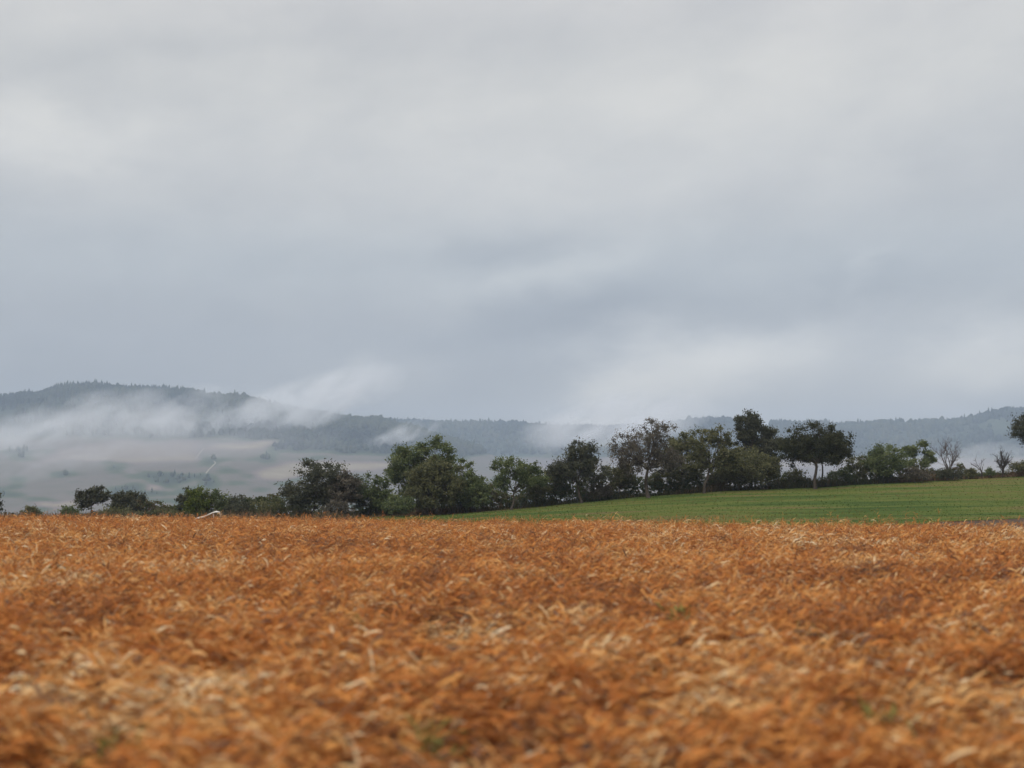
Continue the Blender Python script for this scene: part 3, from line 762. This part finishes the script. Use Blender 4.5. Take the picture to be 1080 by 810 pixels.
# the dry crop
bl = Blades()
def crop_zone(y0, y1, dens, nl, scale, nseg, fold):
    A = (.44 * 2 * (y1 + y0) / 2 + 8) * (y1 - y0)
    n = int(A * dens)
    y = U(y0 ** 2, y1 ** 2, n) ** .5
    x = U(-1, 1, n) * (.44 * y + 4)
    ok = y < crop_edge(x / y) + rng.normal(0, .9, n) + np.where(rng.random(n) < .14 + .2 * (x / y > .24), rng.exponential(np.where(x / y > .24, 4.5, 2.5)), 0)
    x, y = x[ok], y[ok]
    cl = fbm(x * .8 + 11, y * .8, 3)                   # uneven stand: taller and thinner patches
    ok = rng.random(len(x)) < np.clip((cl - .27) * 4, .06, 1)
    x, y, cl = x[ok], y[ok], cl[ok]
    n = len(x); z = G(x, y)
    hue = .6 * fbm(x * .9 + 90, y * .9 + 7, 3) + .4 * fbm(x * .22 + 30, y * .22 + 7, 2)
    hp = (.22 + .60 * cl) * U(.7, 1.2, n) * np.where(rng.random(n) < .05, 1.45, 1)
    for k in range(nl):
        f = (k + .6) / nl
        P = np.stack([x + rng.normal(0, .06, n), y + rng.normal(0, .06, n), z + hp * np.clip(.25 + .75 * f + rng.normal(0, .06, n), .1, 1)], -1)
        side = np.where(rng.random(n) < .6, 0, PI)      # most leaves lie along the wind
        aa = side + rng.normal(0, .42, n)
        L = U(.12, .36, n) * scale; wd = U(.022, .062, n) * scale
        ti = .47 + (hue - .5) * 1.5 + rng.normal(0, .13, n) + (f - .5) * .12
        q = rng.random(n)
        ti = np.where(q < .055, U(.80, .98, n), ti)
        ti = np.where(q > .87, U(.0, .16, n), ti)
        pit, dro = U(-.35, .95, n), U(-.1, 1.5, n)
        if k % 3 == 0: pit, dro, wd = U(.8, 1.45, n), U(.4, 2.3, n), wd * .7     # upright leaves arching over
        bl.add(P, aa, L, wd, pit, dro, nseg, U(-1.1, 1.1, n), fold=fold, tint=np.clip(ti, 0, 1))
    P = np.stack([x, y, z - .02], -1)                    # stalks
    bl.add(P, U(0, 2 * PI, n), hp * U(.9, 1.08, n), U(.010, .020, n) * scale, U(1.3, 1.55, n), U(-.1, .25, n), 2, U(-.5, .5, n),
           tint=np.clip(rng.normal(.30, .12, n), 0, 1))
crop_zone(6, 22, 38, 15, .95, 4, .2)
crop_zone(22, 45, 27, 10, 1.1, 3, 0)
crop_zone(45, 112, 12, 8, 1.3, 2, 0)
n = 5200                                               # taller dry stalks with feathery heads, thickest at the far edge
y_ = np.where(rng.random(n) < .75, U(68, 102, n), U(14, 102, n)); x_ = U(-1, 1, n) * (.44 * y_ + 4)
ok = y_ < crop_edge(x_ / y_) + .8; x_, y_ = x_[ok], y_[ok]; n = len(x_); hh = U(.55, .85, n) + .45 * (rng.random(n) ** 4)
for k in range(14):
    P = np.stack([x_ + rng.normal(0, .05, n), y_ + rng.normal(0, .05, n), G(x_, y_) + hh * U(.35, .95, n)], -1)
    bl.add(P, U(0, 2 * PI, n), U(.10, .26, n), U(.012, .035, n), U(.5, 1.4, n), U(0, 1.3, n), 2, U(-.8, .8, n), tint=np.clip(rng.normal(.42, .13, n), 0, 1))
P = np.stack([x_, y_, G(x_, y_)], -1)
bl.add(P, U(0, 2 * PI, n), hh, U(.012, .02, n), U(1.35, 1.55, n), U(0, .2, n), 2, U(-.5, .5, n), tint=np.clip(rng.normal(.3, .1, n), 0, 1))
m_crop = leaf_mat('dry_crop_leaf', [(0, (.13, .085, .065)), (.2, (.30, .125, .048)), (.45, (.535, .192, .050)), (.65, (.65, .305, .086)), (.85, (.70, .46, .21)), (1, (.82, .69, .46))], .3, .85, .08)
tag(bl.build('dry_crop', m_crop), 'rust-coloured dried crop filling the foreground field', 'crop', kind='stuff')

# green weeds standing in the crop
bl = Blades()
for (a, b) in ((150, 572), (440, 583), (130, 768), (372, 655), (925, 745), (855, 660), (455, 760), (715, 640), (60, 600), (620, 590)):
    d = 2.25 * F / (b - 515); c = at(a, b, d); n = 60
    x_, y_ = c.x + rng.normal(0, .14, n), c.y + rng.normal(0, .14, n)
    bl.add(np.stack([x_, y_, G(x_, y_) + U(.15, .55, n)], -1), U(0, 2 * PI, n), U(.10, .26, n), U(.02, .05, n), U(.3, 1.3, n), U(0, 1.2, n), 3, U(-.8, .8, n), tint=rng.random(n))
tag(bl.build('crop_weeds', leaf_mat('weed_leaf', [(0, (.10, .12, .03)), (1, (.26, .24, .07))])), 'scattered olive green weeds among the dry crop', 'weeds', kind='stuff')

# ------------------------------------------------------------------ unidentified pale bent object at the crop edge, modelled as a branch
m_pale, nt, out = new_mat('bleached_white')
tc = nt.nodes.new('ShaderNodeTexCoord'); nb = noise(nt, tc.outputs['Object'], 7, 4, .6)
principled(nt, out, ramp(nt, nb, [(.3, (.62, .58, .52)), (.7, (.82, .80, .76))]), .8, .2, nb, .4, .02)
w = Wood(); D = 97.5
pp = [(203, 548.5), (208, 546.6), (214, 545.4), (219, 543.2), (224, 540.8), (228, 539.8), (231, 540.2), (232.6, 543.5), (231.8, 549), (231, 556)]
P = np.array([at(a, b, D + .25 * math.sin(i * .9)) for i, (a, b) in enumerate(pp)])
base = at(219, 549, D); base.z = float(G(base.x, base.y))
w.add(P - np.array(base), np.array([.03, .06, .065, .04, .045, .07, .065, .04, .03, .03]), 7)
P2 = np.array([at(225, 542, D), at(225.3, 546, D + .1), at(225, 554, D + .2)]); w.add(P2 - np.array(base), [.05, .04, .04], 6)
o = w.build('pale_bent_object', m_pale, None); o.location = base
tag(o, 'unidentified bent white object, modelled as a bleached branch, arching above the far edge of the crop', 'branch')

# ------------------------------------------------------------------ render settings
S.render.engine = 'CYCLES'
cy = S.cycles
cy.max_bounces = 7; cy.diffuse_bounces = 4; cy.glossy_bounces = 2; cy.transmission_bounces = 4; cy.transparent_max_bounces = 8
cy.volume_bounces = 4; cy.volume_max_steps = 256; cy.volume_step_rate = 1.0
cy.use_denoising = True
try:
    cy.denoiser = 'OPENIMAGEDENOISE'; cy.denoising_prefilter = 'ACCURATE'
except Exception: pass
cy.sample_clamp_indirect = 4
vs_ = S.view_settings
S.display_settings.display_device = 'sRGB'
vs_.view_transform = 'Standard'; vs_.look = 'None'; vs_.exposure = .05; vs_.gamma = 1; vs_.use_curve_mapping = False
